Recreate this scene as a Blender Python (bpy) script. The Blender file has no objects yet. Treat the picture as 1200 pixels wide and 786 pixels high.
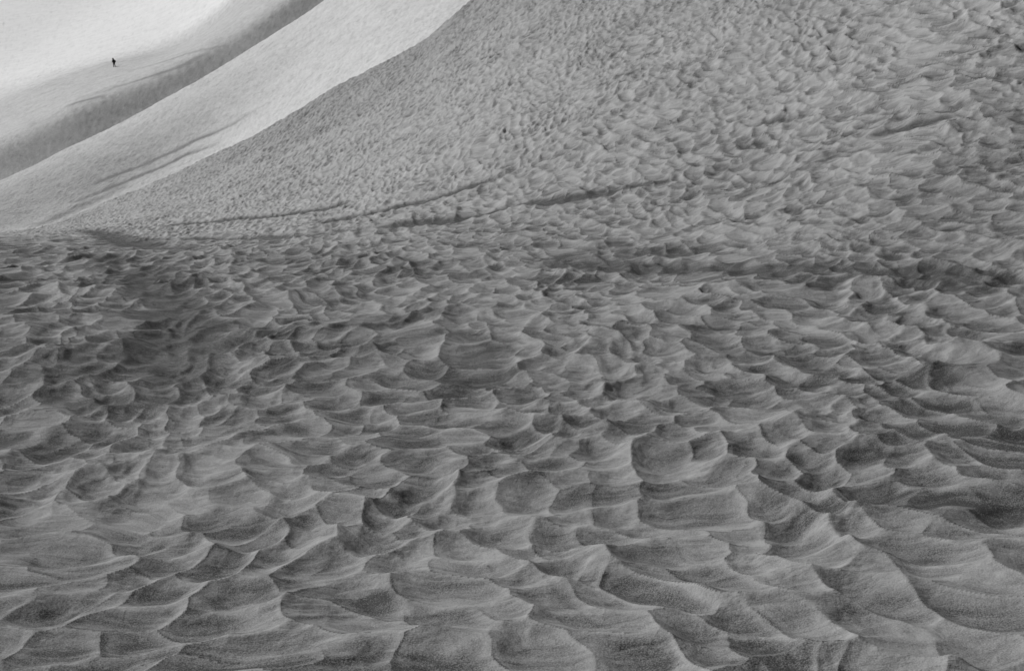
import bpy, bmesh, math, random
import numpy as np
from mathutils import Vector, Matrix

scene = bpy.context.scene
C = scene.collection

# ------------------------------------------------------------------ camera
PITCH = math.radians(10.7)
CAM_H = 3.5
FPX = 1300.0                                  # focal length in photograph pixels (1200 wide)
cam = bpy.data.cameras.new('camera')
cam.sensor_width = 36.0
cam.lens = FPX / 1200.0 * 36.0
cam.clip_start = 0.1
cam.clip_end = 5000
cam_ob = bpy.data.objects.new('camera', cam)
cam_ob.location = (0, 0, CAM_H)
cam_ob.rotation_euler = (math.radians(90) - PITCH, 0, 0)
C.objects.link(cam_ob)
scene.camera = cam_ob

# ------------------------------------------------------------------ light
SUN_ELEV = math.radians(41)
SUN_AZ = math.radians(-58)                    # from +Y (view direction), negative = to the left
world = bpy.data.worlds.new('World')
scene.world = world
world.use_nodes = True
wn, wl = world.node_tree.nodes, world.node_tree.links
bg = wn['Background']
sky = wn.new('ShaderNodeTexSky')
sky.sky_type = 'NISHITA'
sky.sun_disc = False
sky.sun_elevation = SUN_ELEV
sky.sun_rotation = SUN_AZ
bw = wn.new('ShaderNodeRGBToBW')              # the whole place is seen in black and white
wl.new(sky.outputs[0], bw.inputs[0])
wl.new(bw.outputs[0], bg.inputs['Color'])
bg.inputs['Strength'].default_value = 0.05
sl = bpy.data.lights.new('sun', 'SUN')
sl.energy = 3.5
sl.angle = math.radians(0.5)
sun = bpy.data.objects.new('sun', sl)
sd = Vector((math.sin(SUN_AZ) * math.cos(SUN_ELEV), math.cos(SUN_AZ) * math.cos(SUN_ELEV), math.sin(SUN_ELEV)))
sun.rotation_euler = sd.to_track_quat('Z', 'Y').to_euler()
sun.location = (-60, 60, 60)
C.objects.link(sun)
vs = scene.view_settings
vs.view_transform = 'Standard'
vs.look = 'None'
vs.gamma = 1.0
vs.use_curve_mapping = False
vs.exposure = -0.14

# ------------------------------------------------------------------ noise helpers
def hash2(ix, iy, seed):
    h = (ix.astype(np.int64) * 374761393 + iy.astype(np.int64) * 668265263 + seed * 1442695041) & 0xffffffff
    h = ((h ^ (h >> 13)) * 1274126177) & 0xffffffff
    h = ((h ^ (h >> 16)) * 2246822519) & 0xffffffff
    h = h ^ (h >> 15)
    return (h & 0xffffff).astype(np.float64) / float(0x1000000)

def vnoise(x, y, seed):
    ix, iy = np.floor(x), np.floor(y)
    fx, fy = x - ix, y - iy
    fx = fx * fx * fx * (fx * (fx * 6 - 15) + 10)
    fy = fy * fy * fy * (fy * (fy * 6 - 15) + 10)
    a, b = hash2(ix, iy, seed), hash2(ix + 1, iy, seed)
    c, d = hash2(ix, iy + 1, seed), hash2(ix + 1, iy + 1, seed)
    return ((a + (b - a) * fx) * (1 - fy) + (c + (d - c) * fx) * fy) * 2 - 1

def fbm(x, y, seed, octaves=3):
    s, a = 0, 1.0
    for k in range(octaves):
        s = s + a * vnoise(x * 2**k + 17.3 * k, y * 2**k - 9.1 * k, seed + k)
        a *= 0.5
    return s

def sstep(a, b, x):
    t = np.clip((x - a) / (b - a), 0, 1)
    return t * t * (3 - 2 * t)

# hollows melted into the snow: bowls meeting in sharp rims.  The wall lit from the
# left is long and gentle, the wall turned away from it short and steep.
def cups(x, y, size, seed, steep=1.6, jit=0.42, round_=0.27):
    """bowl height (units of size), and how close the point is to a rim (0 = on it)"""
    ca, sa = math.cos(0.30), math.sin(0.30)
    X = (x * ca + y * sa) / size
    Y = (-x * sa + y * ca) / size
    ix, iy = np.floor(X), np.floor(Y)
    f1 = np.full(X.shape, 1e9)
    f2 = np.full(X.shape, 1e9)
    side = np.zeros(X.shape)
    for i in (-2, -1, 0, 1, 2):
        for j in (-1, 0, 1):
            cx, cy = ix + i, iy + j
            r1, r2, r3 = hash2(cx, cy, seed), hash2(cx, cy, seed + 11), hash2(cx, cy, seed + 23)
            px = cx + 0.5 + (r1 - 0.5) * 2 * jit - 0.12
            py = cy + 0.5 + (r2 - 0.5) * 2 * jit
            dx, dy = X - px, Y - py
            ang = (r1 * 7.3 + r2 * 3.1) % 1.0 * 1.4 - 0.7
            c_, s_ = np.cos(ang), np.sin(ang)
            dx, dy = dx * c_ + dy * s_, -dx * s_ + dy * c_
            e = 0.75 + 0.5 * r3
            d = np.where(dx > 0, dx * dx * 0.95, dx * dx * steep) + dy * dy * e * 1.25 + (r3 - 0.5) * 0.42
            near = d < f1
            f2 = np.where(near, f1, np.minimum(f2, d))
            side = np.where(near, dx, side)
            f1 = np.where(near, d, f1)
    k = round_ * (0.6 + 0.5 * vnoise(X * 0.4, Y * 0.4, seed + 5))           # some rims sharp, some slumped and round
    gap = f2 - f1
    f1 = f1 - np.maximum(k - gap, 0) ** 2 / (4 * k)
    return f1, gap, side

# ------------------------------------------------------------------ terrain shape
def pix(u, v):
    """direction through a photograph pixel -> (x/y, z/y)"""
    px, py = (u - 600.0) / FPX, (393.0 - v) / FPX
    dy = math.cos(PITCH) + py * math.sin(PITCH)
    dz = -math.sin(PITCH) + py * math.cos(PITCH)
    return px / dy, dz / dy

class Surface:
    """smooth hill surface through image pixels at assumed distances, thin plate spline over bearing and log distance"""
    K = 3.0
    def __init__(self, pts, reg=2e-4):
        A, t = [], []
        for u, v, y in pts:
            s, tt = pix(u, v)
            A.append((s * self.K, math.log(y)))
            t.append(tt)
        self.P = np.array(A)
        n = len(t)
        M = np.zeros((n + 3, n + 3))
        d2 = ((self.P[:, None] - self.P[None]) ** 2).sum(-1)
        M[:n, :n] = 0.5 * d2 * np.log(d2 + 1e-12) + np.eye(n) * reg
        M[:n, n] = 1
        M[:n, n + 1:] = self.P
        M[n, :n] = 1
        M[n + 1:, :n] = self.P.T
        self.w = np.linalg.solve(M, np.concatenate([t, np.zeros(3)]))
    def t(self, s, ly):
        a, b = s * self.K, ly
        out = self.w[-3] + self.w[-2] * a + self.w[-1] * b
        for (px, py), w in zip(self.P, self.w):
            d2 = (a - px) ** 2 + (b - py) ** 2
            out = out + w * 0.5 * d2 * np.log(d2 + 1e-12)
        return out
    def z(self, x, y):
        return CAM_H + y * self.t(x / y, np.log(y))
    def hit(self, u, v, y0, y1):
        """first point where the ray of a pixel meets the surface"""
        s, tt = pix(u, v)
        ly = np.linspace(math.log(y0), math.log(y1), 1500)
        d = self.t(np.full(ly.shape, s), ly) - tt
        k = np.argmax(d > 0) if (d > 0).any() else len(ly) - 1
        y = math.exp(ly[k])
        return s * y, y, CAM_H + y * tt

near_pts = []
for u in (-200, 50, 325, 600, 850, 1100, 1400):
    for v, y in ((800, 6.35), (737, 7.3), (600, 10.0), (500, 12.9)):
        near_pts.append((u, v, y * (1 - 0.06 * (u - 600) / 500.0 * (1 if v < 700 else 0.4))))
near_pts += [(-200, 420, 17), (50, 420, 16.8), (325, 420, 17), (600, 420, 16.6), (850, 420, 15.8), (1100, 420, 15), (1400, 420, 14),
    (-200, 350, 23), (50, 350, 24), (200, 350, 24), (400, 350, 24), (600, 350, 23), (850, 350, 20.5), (1100, 350, 18.5), (1400, 350, 17),
    (-200, 300, 34), (50, 300, 38), (200, 300, 40), (400, 300, 35), (600, 300, 31), (900, 280, 27), (1100, 270, 24), (1400, 270, 22),
    (-200, 287, 46), (50, 285, 55), (200, 286, 56), (400, 279, 43), (600, 262, 38), (900, 230, 33), (1100, 180, 30), (1400, 180, 26),
    (-200, 278, 75), (50, 276, 85), (200, 250, 86), (400, 250, 58), (600, 240, 44), (900, 190, 38), (1100, 120, 36), (1400, 100, 33),
    (-200, 274, 100), (50, 268, 115), (120, 240, 122), (200, 207, 126), (300, 160, 122), (400, 200, 75), (400, 105, 115), (600, 150, 60),
    (600, 60, 80), (500, 47, 112), (900, 60, 53), (1100, 60, 43), (1400, 0, 42), (600, 0, 95), (600, -60, 118), (900, 0, 62), (900, -60, 75), (1100, 0, 50), (1100, -60, 60)]
S1 = Surface(near_pts)
ridge = [(-300, 276, 108), (-200, 274, 106), (50, 268, 115), (120, 240, 122), (200, 207, 126), (250, 178, 126), (300, 158, 122), (400, 102, 118), (490, 50, 113), (600, -12, 108), (700, -70, 102), (1600, -200, 95)]

S2 = Surface([(600, 0, 140), (490, 62, 135), (400, 118, 138), (300, 172, 142), (200, 219, 140), (120, 252, 132), (50, 279, 122), (-50, 300, 112), (-200, 330, 104),
    (-200, 290, 165), (-50, 235, 170), (49, 190, 175), (116, 157, 180), (193, 116, 185), (269, 73, 190), (305, 50, 193), (360, 16, 196), (450, -50, 200),
    (400, 50, 165), (500, -10, 165), (200, 170, 160), (100, 215, 150), (300, 110, 165)])
crest = [(-300, 330, 160), (-200, 290, 165), (-50, 235, 170), (49, 190, 175), (78, 175, 178), (116, 157, 180), (154, 138, 182), (193, 116, 185), (231, 93, 187), (269, 73, 190), (305, 50, 193), (360, 16, 196), (450, -50, 200), (900, -100, 205)]

band = []
for u in range(-200, 451, 11):
    vc = np.interp(u, [-200, -50, 49, 116, 193, 269, 305, 360, 450], [290, 235, 190, 157, 116, 73, 50, 16, -50])
    ve = np.interp(u, [-200, -50, 49, 91, 154, 198, 238, 268, 325, 450], [252, 198, 152, 130, 106, 88, 67, 51, 12, -75])
    yl = 187 + (u - 49) * 0.083
    dv = vc + 12 - ve
    yu = yl + 4.2 + dv * (0.070 + 0.05 * np.interp(u, [0, 200], [1, 0]))
    band += [(u, vc + 12, yl), (u, (vc + 12 + ve) / 2, (yl + yu) / 2), (u, ve, yu), (u, ve - 7, yu + 3.0), (u, ve - 18, yu + 13)]
S3 = Surface(band + [(-200, 210, 205),
    (49, 100, 247), (134, 79, 240), (200, 62, 246), (49, 50, 340), (134, 50, 300), (220, 48, 262), (49, 0, 430), (200, 0, 345), (320, -40, 280), (-200, 100, 300), (-200, 0, 420), (-200, -40, 600), (49, -40, 600), (200, -40, 560)], reg=2e-5)

def linefun(pts):
    ss, yy = zip(*[(pix(u, v)[0], y) for u, v, y in pts])
    return lambda s: np.interp(s, ss, yy)
def splat(x, y, line, w):
    """closeness (1 on the line, 0 away) to a polyline of (x, y[, strength]) points"""
    best = np.zeros(x.shape)
    for a, b in zip(line[:-1], line[1:]):
        ax, ay, aw = a[0], a[1], a[2]
        bx, by, bw_ = b[0], b[1], b[2]
        m = (x > min(ax, bx) - 4 * w) & (x < max(ax, bx) + 4 * w) & (y > min(ay, by) - 4 * w) & (y < max(ay, by) + 4 * w)
        if not m.any():
            continue
        X, Y = x[m] - ax, y[m] - ay
        L = (bx - ax) ** 2 + (by - ay) ** 2 + 1e-9
        k = np.clip((X * (bx - ax) + Y * (by - ay)) / L, 0, 1)
        d2 = (X - k * (bx - ax)) ** 2 + (Y - k * (by - ay)) ** 2
        best[m] = np.maximum(best[m], (aw + (bw_ - aw) * k) * np.exp(-d2 / (w * w)))
    return best
def ground_line(S, pts, y0, y1):
    out = []
    for p in pts:
        x, y, z = S.hit(p[0], p[1], y0, y1)
        out.append((x, y, p[2] if len(p) > 2 else 1.0))
    return out

# old tracks and melt grooves across the snow, (pixel, pixel, strength)
near_tracks = [
    ([(88, 271, .3), (125, 277, .9), (150, 285, 1), (175, 292, 1), (205, 298, .5)], 0.75),
    ([(130, 281, .6), (240, 283, 1), (300, 282, 1), (340, 281, 1), (400, 276, 1), (473, 268, 1), (553, 257, 1)], 0.42),
    ([(553, 257, 1), (607, 243, .9), (657, 238, .8), (707, 231, .6), (770, 220, .2)], 0.33),
    ([(165, 270, .2), (230, 263, .8), (290, 258, .8), (340, 252, 1), (400, 242, .6)], 0.42),
    ([(360, 265, .3), (417, 257, .9), (473, 243, 1), (500, 237, .9), (540, 225, 1), (580, 213, .4)], 0.36),
    ([(880, 153, .3), (905, 148, .6), (940, 143, .2)], 0.22),
    ([(1030, 158, .5), (1072, 148, 1), (1120, 140, .3)], 0.22),
]
near_tracks = [(ground_line(S1, p, 15, 130), w * 1.35) for p, w in near_tracks]
# shallow swales, shade painted into their colour along with dust
near_swales = [
    ([(125, 306, .5), (165, 322, .9), (195, 345, 1.1), (212, 380, 1.2), (212, 425, 1.1), (190, 450, .6)], 0.72),
    ([(215, 415, .7), (270, 405, .5)], 0.9),
    ([(60, 440, .7), (120, 425, .4)], 0.7),
    ([(120, 480, .6), (180, 478, .8)], 0.35),
    ([(640, 306, .4), (740, 318, .8), (850, 320, .9), (960, 322, .8), (1060, 328, .9), (1170, 338, .9)], 0.55),
    ([(790, 300, .4), (700, 296, .4)], 0.6),
    ([(390, 415, .5), (430, 420, .5)], 0.6),
    ([(520, 455, .5), (570, 452, .5)], 0.5),
]
near_swales = [(ground_line(S1, p, 8, 60), w) for p, w in near_swales]
far_tracks = [
    ([(86, 238, .3), (129, 221, .7), (167, 205, .8), (193, 194, .9), (218, 182, .8), (249, 171, .4)], 0.9),
    ([(100, 222, .2), (134, 206, .5), (193, 182, .8), (231, 164, .9), (264, 151, .6), (300, 130, .2)], 0.9),
    ([(50, 262, .6), (90, 245, .5), (140, 222, .3)], 1.6),
]
far_tracks = [(ground_line(S2, [(a, b, c * 0.6) for a, b, c in p], 125, 190), w * 0.8) for p, w in far_tracks]
top_tracks = [([(80, 124, .4), (95, 119, .9), (120, 113, .4)], 1.2), ([(120, 108, .2), (160, 95, .5), (213, 78, .9), (222, 73, 1), (235, 66, .4)], 1.1),
              ([(150, 84, .2), (200, 70, .4), (250, 57, .3)], 1.0)]
top_tracks = [(ground_line(S3, [(a, b, c * 0.55) for a, b, c in p], 180, 300), w * 0.6) for p, w in top_tracks]

def sheet(name, s_cols, ly_rows, surf, mat, drop_line=None, drop=0.6, tracks=(), swales=(), size=0.48, amp=0.145, start=None, dust_shade=None, view_stretch=None, dirt_shade_scale=1.0):
    """a sheet of snow: regular in bearing and log distance so that its faces are small where it is near"""
    s, f = np.meshgrid(s_cols, ly_rows)
    if drop_line is not None:
        end = np.log(drop_line(s) + 16.0)
        st = np.log(start(s)) if start is not None else ly_rows[0]
        ly = st + (end - st) * (f - ly_rows[0]) / (ly_rows[-1] - ly_rows[0])
    else:
        ly = f
    y = np.exp(ly)
    x = s * y
    t = surf.t(s, ly)
    z = CAM_H + y * t
    if drop_line is not None:
        q = y - drop_line(s)
        z = z - drop * np.maximum(q, 0) ** 2 / (np.maximum(q, 0) + 2.0)
    # q follows elevation angle seen from the camera: hollows stretched in depth against foreshortening
    if view_stretch:
        dt = np.maximum(np.diff(t, axis=0), 0.004 * np.diff(ly, axis=0))
        steady = np.interp(t[1:], [-.477, -.272, -.156, -.118, -.079, -.002, .067, .12], [7.3, 13, 22, 31, 42, 60, 80, 95])
        yy = y[1:] ** 0.4 * steady ** 0.6 if name == 'snowfield' else y[1:]
        rise = dt / np.diff(ly, axis=0)
        rho = np.sqrt(rise * (view_stretch[0] + view_stretch[1] * sstep(0.02, 0.18, rise + t[1:])))
        rho = np.clip(rho, 0.15, 0.60)
        q = np.concatenate([np.zeros((1, x.shape[1])), np.cumsum(dt * yy / rho, axis=0)], 0) + 5.0
    else:
        q = y
    # domain warp so that rims wander
    wx = x + 0.20 * fbm(x * 0.9, q * 0.9, 3, 3) + 0.35 * vnoise(x * 0.35, q * 0.35, 9)
    wy = q + 0.17 * fbm(x * 1.0 + 40, q * 1.0, 5, 3) + 0.35 * vnoise(x * 0.3, q * 0.3, 19)
    big, rim, side = cups(wx, wy, size, 101)
    mid, rim2, side2 = cups(wx + 7.7, wy * 1.15, size * 0.52, 211)
    huge, rim3, side3 = cups(wx * 0.9 + 31.0, wy, size * 1.9, 307)
    if name == 'snowfield':
        fine, rimf, sidef = cups(wx, wy, size * 0.70, 401, round_=0.10)
        k = sstep(-0.12, 0.12, (y - 56) / 16 + 0.5 * vnoise(x * 0.8, q * 0.8, 60))
        big, rim, side = big * (1 - k) + 0.9 * fine * k, rim * (1 - k) + rimf * k, side * (1 - k) + sidef * k
    vary = 0.98 + 0.3 * vnoise(x * 0.3, y * 0.3, 71)
    soft = lambda d: (np.sqrt(1 + 4 * np.maximum(d + 0.2, 0)) - 1) / 2       # bowls whose walls straighten towards the rim
    h = size * (0.72 * soft(big) * vary + 0.16 * soft(mid) * (0.7 + 0.9 * vnoise(x * 0.7, y * 0.7, 77)) + 0.20 * soft(huge))
    h = h + 0.006 * fbm(wx * 9, wy * 9, 33, 2) + 0.035 * fbm(x * 0.9, y * 0.9, 53, 2)
    calm = np.ones(x.shape)
    for line, w in tracks:
        calm = np.minimum(calm, 1 - 0.65 * np.clip(splat(x, y, line, w * 1.6), 0, 1))
    z = z + amp / 0.2 * h * calm * (1 + (0.30 * sstep(22, 55, y) + 0.30 * sstep(3, 15, x) * sstep(22, 38, y)) * (name == 'snowfield'))
    z = z + 0.6 * amp * fbm(x * 0.16, y * 0.16, 43, 3) * np.clip(y / 15, 0, 1)
    # light painted in with dust: rims paler on the sunlit side, darker beyond
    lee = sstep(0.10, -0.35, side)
    hollow = sstep(0.34, -0.12, big)                      # darker towards the bottoms of the bowls
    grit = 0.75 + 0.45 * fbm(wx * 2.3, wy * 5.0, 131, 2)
    dirt_shade = 0.30 + 0.36 * hollow * grit - 0.24 * sstep(0.50, 0.0, rim) * (1 - 0.8 * lee) - 0.10 * sstep(0.3, 0.0, rim2)
    dirt_shade = dirt_shade + 0.55 * sstep(0.20, 0.0, rim) * lee * grit + 0.22 * sstep(0.10, 0.0, rim2) * sstep(0.1, -0.3, side2)
    dirt_shade = dirt_shade + 0.12 * sstep(0.15, 0.0, rim3) * sstep(0.1, -0.3, side3)
    dirt_shade = dirt_shade * (0.85 + 0.4 * vnoise(x * 0.8, y * 0.8, 91))
    dirt_shade = dirt_shade + (0.38 - 0.26 * sstep(28, 48, y)) * sstep(0.0, 1.2, fbm(wx * 0.7, wy * 1.5, 81, 4))
    dirt_shade = dirt_shade * dirt_shade_scale
    for line, w in tracks:
        g = splat(x + 0.25 * w * vnoise(x, y, 4), y + 0.3 * w * vnoise(x * 0.6, y * 0.6, 8), line, w)
        z = z - 0.10 * g * min(1.0, w * 1.5)
        dirt_shade = dirt_shade + 1.3 * g
    for line, w in swales:
        g = splat(x + 0.5 * w * vnoise(x / w * .8, y / w * .8, 14), y + 0.5 * w * vnoise(x / w * .8, y / w * .8, 18), line, w)
        z = z - 0.12 * w * g
        dirt_shade = dirt_shade + 1.15 * g * (0.75 + 0.5 * vnoise(x * 2, y * 2, 12))  # dust and the painted shade of the dip
    if dust_shade is not None:
        dirt_shade = dirt_shade + dust_shade(x, y)
    dirt_shade = np.clip(dirt_shade, 0, 1)
    rows, cols = x.shape
    co = np.stack([x, y, z], -1).reshape(-1, 3).astype(np.float32)
    idx = np.arange(rows * cols).reshape(rows, cols)
    q = np.stack([idx[:-1, :-1], idx[:-1, 1:], idx[1:, 1:], idx[1:, :-1]], -1).reshape(-1, 4)
    me = bpy.data.meshes.new(name)
    me.vertices.add(len(co))
    me.vertices.foreach_set('co', co.ravel())
    me.loops.add(q.size)
    me.loops.foreach_set('vertex_index', q.ravel().astype(np.int32))
    me.polygons.add(len(q))
    me.polygons.foreach_set('loop_start', np.arange(0, q.size, 4, dtype=np.int32))
    me.update(calc_edges=True)
    me.polygons.foreach_set('use_smooth', np.ones(len(q), dtype=bool))
    at = me.attributes.new('dirt_shade', 'FLOAT', 'POINT')
    at.data.foreach_set('value', dirt_shade.ravel().astype(np.float32))
    gr = me.attributes.new('pattern_place', 'FLOAT_VECTOR', 'POINT')  # hollow pattern coordinates, with the depth stretch of q
    gr.data.foreach_set('vector', np.stack([wx, wy, 0 * z], -1).reshape(-1).astype(np.float32))
    me.materials.append(mat)
    ob = bpy.data.objects.new(name, me)
    C.objects.link(ob)
    ob['kind'] = 'structure'
    print(name, len(q) * 2, 'triangles')
    return ob

# ------------------------------------------------------------------ materials
def snow_material(name, clean, dusty_shaded, grain=1.0, sizes=(1.0, 1.0), spread=None):
    m = bpy.data.materials.new(name)
    m.use_nodes = True
    n, l = m.node_tree.nodes, m.node_tree.links
    b = n['Principled BSDF']
    b.inputs['Roughness'].default_value = 0.75
    b.inputs['Specular IOR Level'].default_value = 0.15
    tc = n.new('ShaderNodeTexCoord')
    at = n.new('ShaderNodeAttribute'); at.attribute_name = 'dirt_shade'
    def noise(scale, detail, rough=0.6, vec=None, dist=0.0):
        t = n.new('ShaderNodeTexNoise')
        t.inputs['Scale'].default_value = scale
        t.inputs['Detail'].default_value = detail
        t.inputs['Roughness'].default_value = rough
        t.inputs['Distortion'].default_value = dist
        l.new(vec if vec else tc.outputs['Object'], t.inputs['Vector'])
        return t.outputs['Fac']
    def math_(op, a, b_=None, c=None, clamp=False):
        k = n.new('ShaderNodeMath'); k.operation = op; k.use_clamp = clamp
        for i, v in enumerate((a, b_, c)):
            if v is None: continue
            if isinstance(v, (int, float)): k.inputs[i].default_value = v
            else: l.new(v, k.inputs[i])
        return k.outputs[0]
    def rng(v, a, b_, c, d):
        k = n.new('ShaderNodeMapRange')
        l.new(v, k.inputs[0])
        for i, q in enumerate((a, b_, c, d)): k.inputs[i + 1].default_value = q
        return k.outputs[0]
    mp = n.new('ShaderNodeMapping')
    mp.inputs['Rotation'].default_value = (0, 0, -0.25)
    mp.inputs['Scale'].default_value = (1.0, 3.2, 1.0)
    sp = n.new('ShaderNodeAttribute'); sp.attribute_name = 'pattern_place'
    l.new(sp.outputs['Vector'], mp.inputs['Vector'])
    speck = noise(85 / grain, 3, 0.75)
    spk = rng(speck, 0.38, 0.66, 0.0, 1.0)
    streak = noise(3.4, 5, 0.62, mp.outputs[0], 0.6)
    stk = rng(streak, 0.35, 0.72, 0.0, 1.0)
    patch = noise(0.33, 4, 0.6)
    # darkening = vertex dust and painted shade broken up by specks, plus faint streaks of dust everywhere
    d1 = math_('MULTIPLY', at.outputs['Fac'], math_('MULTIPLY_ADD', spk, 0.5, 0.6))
    d2 = math_('MULTIPLY', stk, math_('MULTIPLY_ADD', spk, 0.12, 0.24))
    d3 = math_('MULTIPLY', rng(patch, 0.4, 0.7, 0, 1), 0.10)
    d = math_('ADD', math_('ADD', d1, d2), d3, clamp=True)
    mix = n.new('ShaderNodeMix'); mix.data_type = 'RGBA'
    mix.inputs['A'].default_value = (clean, clean, clean, 1)
    mix.inputs['B'].default_value = (dusty_shaded, dusty_shaded, dusty_shaded, 1)
    l.new(d, mix.inputs['Factor'])
    l.new(mix.outputs['Result'], b.inputs['Base Color'])
    hgt = math_('ADD', math_('MULTIPLY', speck, 0.18 * grain), math_('MULTIPLY', streak, 0.6))
    hgt = math_('ADD', hgt, math_('MULTIPLY', noise(14, 4, 0.6), 0.6))
    bp = n.new('ShaderNodeBump')
    bp.inputs['Strength'].default_value = 1.0
    bp.inputs['Distance'].default_value = 0.026
    l.new(hgt, bp.inputs['Height'])
    l.new(bp.outputs[0], b.inputs['Normal'])
    return m

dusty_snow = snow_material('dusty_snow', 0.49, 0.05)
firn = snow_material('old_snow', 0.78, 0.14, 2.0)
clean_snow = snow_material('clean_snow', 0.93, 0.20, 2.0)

# ------------------------------------------------------------------ the snow
def slin(u0, u1, k):
    return np.linspace(pix(u0, 393)[0], pix(u1, 393)[0], k)
rl, cl = linefun(ridge), linefun(crest)
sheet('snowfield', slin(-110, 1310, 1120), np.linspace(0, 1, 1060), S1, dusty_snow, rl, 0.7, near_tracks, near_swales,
      start=lambda s: 5.3 + 0 * s, dust_shade=lambda x, y: 0.25 * (1 - sstep(26, 60, y + 0.6 * x)) + 0.05 * fbm(x * .16, y * .13, 66, 2) + 0.10 * sstep(0, -6, x) * sstep(9, 14, y) * sstep(40, 20, y) + 0.22 * sstep(30, 0, rl(x / y) - y) * sstep(-48, -20, x), view_stretch=(.5, .75))  # darker towards the ridge: its shade painted in, besides the foreground dust
sheet('snow_slope', slin(-130, 780, 560), np.linspace(0, 1, 260), S2, firn, cl, 0.8, far_tracks, (), size=0.50, amp=0.085, dirt_shade_scale=0.45,
      start=lambda s: rl(s) + 2.0, dust_shade=lambda x, y: 0.62 * sstep(-34, -60, x - 0.45 * (y - 150)) * (1 - sstep(150, 195, y)), view_stretch=(1., .0))
ly = np.concatenate([np.linspace(math.log(172), math.log(262), 190), np.linspace(math.log(262), math.log(600), 81)[1:]])
far = sheet('far_snow_slope', slin(-230, 620, 500), ly, S3, clean_snow, None, 0, top_tracks, (), size=0.7, amp=0.035, dirt_shade_scale=0.35,
      dust_shade=lambda x, y: 0.54 * (1 - sstep(246, 298, y - 0.25 * (x + 85) + 9 * fbm(x * .03, y * .03, 5, 3))) + 0.10 * (1 - sstep(200, 214, y - .35 * (x + 75))) - 0.1)  # includes painted shade on the band that faces away from the sun

# ------------------------------------------------------------------ the walker
def plain(name, v, rough=0.8):
    m = bpy.data.materials.new(name)
    m.use_nodes = True
    n, l = m.node_tree.nodes, m.node_tree.links
    b = n['Principled BSDF']
    b.inputs['Roughness'].default_value = rough
    t = n.new('ShaderNodeTexNoise'); t.inputs['Scale'].default_value = 14; t.inputs['Detail'].default_value = 5
    k = n.new('ShaderNodeMix'); k.data_type = 'RGBA'
    k.inputs['A'].default_value = (v * .7, v * .7, v * .7, 1); k.inputs['B'].default_value = (v * 1.3, v * 1.3, v * 1.3, 1)
    l.new(t.outputs['Fac'], k.inputs['Factor']); l.new(k.outputs['Result'], b.inputs['Base Color'])
    return m

def skin(name, pts, edges, mat, parent=None, root=0, sub=2):
    """pts: name -> (x, y, z, rx, ry)"""
    keys = list(pts)
    me = bpy.data.meshes.new(name)
    me.from_pydata([pts[k][:3] for k in keys], [(keys.index(a), keys.index(b)) for a, b in edges], [])
    ob = bpy.data.objects.new(name, me)
    C.objects.link(ob)
    sk = ob.modifiers.new('skin', 'SKIN'); sk.use_smooth_shade = True
    sv = me.skin_vertices[0].data if me.skin_vertices else None
    if sv is None:
        bpy.context.view_layer.objects.active = ob
        bpy.ops.mesh.customdata_skin_add()
        sv = me.skin_vertices[0].data
    for i, k in enumerate(keys):
        sv[i].radius = pts[k][3:5]
        sv[i].use_root = (i == root)
    ss = ob.modifiers.new('sub', 'SUBSURF'); ss.levels = sub; ss.render_levels = sub
    dg = bpy.context.evaluated_depsgraph_get()
    m2 = bpy.data.meshes.new_from_object(ob.evaluated_get(dg))
    m2.name = name
    ob.modifiers.clear()
    ob.data = m2
    m2.materials.clear(); m2.materials.append(mat)
    if parent: ob.parent = parent
    return ob

def lump(name, items, mat, parent):
    bm = bmesh.new()
    for (x, y, z), (a, b, c) in items:
        bmesh.ops.create_uvsphere(bm, u_segments=14, v_segments=10, radius=1,
                                  matrix=Matrix.Translation((x, y, z)) @ Matrix.Diagonal((a, b, c, 1)))
    me = bpy.data.meshes.new(name); bm.to_mesh(me); bm.free()
    for p in me.polygons: p.use_smooth = True
    me.materials.append(mat)
    ob = bpy.data.objects.new(name, me); C.objects.link(ob); ob.parent = parent
    return ob

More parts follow.
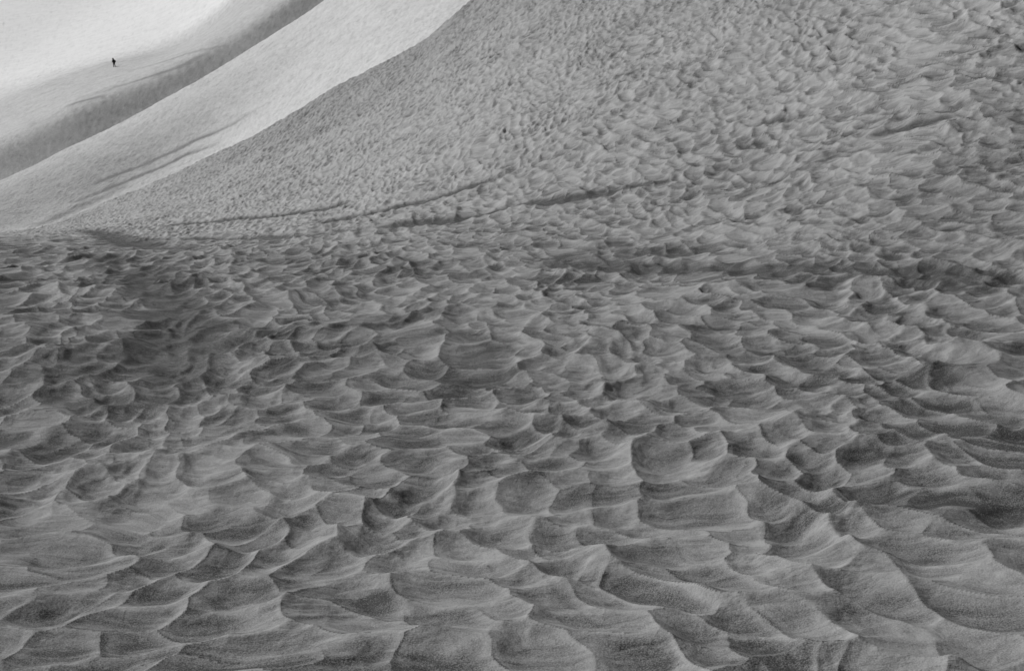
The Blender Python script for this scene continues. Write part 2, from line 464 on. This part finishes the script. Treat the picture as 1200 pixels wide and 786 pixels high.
# the figure faces +X in its own space, leaning into a slow step uphill
P = {'pelvis': (0, 0, .93, .13, .15), 'waist': (.03, 0, 1.08, .12, .14), 'chest': (.10, 0, 1.28, .13, .18), 'neckb': (.17, 0, 1.45, .075, .08),
     'neck': (.21, 0, 1.51, .055, .055), 'skull': (.255, 0, 1.60, .085, .075), 'crown': (.27, 0, 1.68, .075, .07)}
E = [('pelvis', 'waist'), ('waist', 'chest'), ('chest', 'neckb'), ('neckb', 'neck'), ('neck', 'skull'), ('skull', 'crown')]
for k, sy, kn, an, el, ha in (('l', 1, (.12, .49), (-.02, .09), (-.06, .36, 1.12), (.14, .33, .93)),
                              ('r', -1, (.03, .48), (-.20, .10), (-.04, -.37, 1.13), (.16, -.32, .95))):
    P['hip' + k] = (0, sy * .10, .88, .095, .09)
    P['knee' + k] = (kn[0], sy * .11, kn[1], .06, .06)
    P['calf' + k] = ((kn[0] + an[0]) / 2 - .02, sy * .11, .32, .057, .055)
    P['ank' + k] = (an[0], sy * .11, an[1], .04, .04)
    P['toe' + k] = (an[0] + .17, sy * .12, an[1] - .05, .04, .035)
    P['sh' + k] = (.12, sy * .19, 1.40, .065, .065)
    P['el' + k] = el + (.045, .045)
    P['wr' + k] = (ha[0], ha[1], ha[2], .028, .028)
    P['palm' + k] = (ha[0] + .06, ha[1], ha[2] - .03, .036, .02)
    E += [('pelvis', 'hip' + k), ('hip' + k, 'knee' + k), ('knee' + k, 'calf' + k), ('calf' + k, 'ank' + k), ('ank' + k, 'toe' + k),
          ('chest', 'sh' + k), ('sh' + k, 'el' + k), ('el' + k, 'wr' + k), ('wr' + k, 'palm' + k)]
    for j, (off, ln) in enumerate(((-.028, .062), (-.010, .072), (.009, .068), (.027, .052))):
        bx, by, bz = ha[0] + .095, ha[1] + off, ha[2] - .045
        P['f%d%s' % (j, k)] = (bx, by, bz, .010, .010)
        P['g%d%s' % (j, k)] = (bx + ln * .5, by, bz - .022, .009, .009)
        P['h%d%s' % (j, k)] = (bx + ln * .6, by, bz - .055, .008, .008)
        E += [('palm' + k, 'f%d%s' % (j, k)), ('f%d%s' % (j, k), 'g%d%s' % (j, k)), ('g%d%s' % (j, k), 'h%d%s' % (j, k))]
    P['t' + k] = (ha[0] + .055, ha[1] - sy * .042, ha[2] - .035, .011, .011)
    P['u' + k] = (ha[0] + .085, ha[1] - sy * .055, ha[2] - .060, .010, .010)
    E += [('palm' + k, 't' + k), ('t' + k, 'u' + k)]

px, py, pz = S3.hit(134, 79.0, 200, 330)
dg = bpy.context.evaluated_depsgraph_get()
okh, loc, nor, ix_ = far.ray_cast(Vector((px, py, 200)), Vector((0, 0, -1)))
pz = loc.z if okh else pz
person = bpy.data.objects.new('person', None)
C.objects.link(person)
person.location = (px, py, pz - 0.03)
person.rotation_euler = (0, 0, math.radians(150))
person.scale = (1.12, 1.12, 1.06)
person['label'] = 'lone person in a dark jacket walking on the bright far snow slope, leaning forward'
person['category'] = 'person'
skin_m, dark, grey, boot = plain('skin', .12), plain('dark_cloth', .005), plain('grey_cloth', .025), plain('boot_leather', .02)
body = skin('body', P, E, skin_m, person)
for nm, c_, r_ in (('nose', (.335, 0, 1.60), (.02, .013, .022)), ('eye', (.325, .03, 1.622), (.010, .012, .008)), ('eye', (.325, -.03, 1.622), (.010, .012, .008)),
                   ('mouth', (.322, 0, 1.558), (.012, .025, .007)), ('ear', (.25, .078, 1.60), (.02, .012, .032)), ('ear', (.25, -.078, 1.60), (.02, .012, .032))):
    lump(nm, [(c_, r_)], skin_m, body)
def grow(names, d, extra={}):
    out = {}
    for k in names:
        p = P[k]; out[k] = (p[0], p[1], p[2], p[3] + d, p[4] + d)
    out.update(extra)
    return out
jn = ['waist', 'chest', 'neckb', 'shl', 'ell', 'shr', 'elr', 'wrl', 'wrr', 'pelvis']
jk = grow(jn, .05, {'hem': (-.01, 0, .80, .19, .21), 'back': (-.05, 0, 1.30, .20, .21)})
skin('jacket', jk, [('waist', 'chest'), ('chest', 'neckb'), ('chest', 'shl'), ('shl', 'ell'), ('ell', 'wrl'), ('chest', 'shr'), ('shr', 'elr'), ('elr', 'wrr'),
                    ('waist', 'pelvis'), ('pelvis', 'hem'), ('waist', 'back')], dark, person)
tn = ['hipl', 'kneel', 'calfl', 'ankl', 'hipr', 'kneer', 'calfr', 'ankr', 'pelvis']
tr = grow(tn, .022)
skin('trousers', tr, [('pelvis', 'hipl'), ('hipl', 'kneel'), ('kneel', 'calfl'), ('calfl', 'ankl'), ('pelvis', 'hipr'), ('hipr', 'kneer'), ('kneer', 'calfr'), ('calfr', 'ankr')], grey, person, root=8)
lump('hat', [((.25, 0, 1.66), (.15, .14, .125)), ((.20, 0, 1.57), (.14, .14, .13))], dark, person)
for k, sy in (('l', 1), ('r', -1)):
    a, t = P['ank' + k], P['toe' + k]
    lump('boot', [((a[0], a[1], a[2]), (.065, .06, .09)), (((a[0] + t[0]) / 2, a[1], t[2] + .01), (.145, .058, .055))], boot, person)
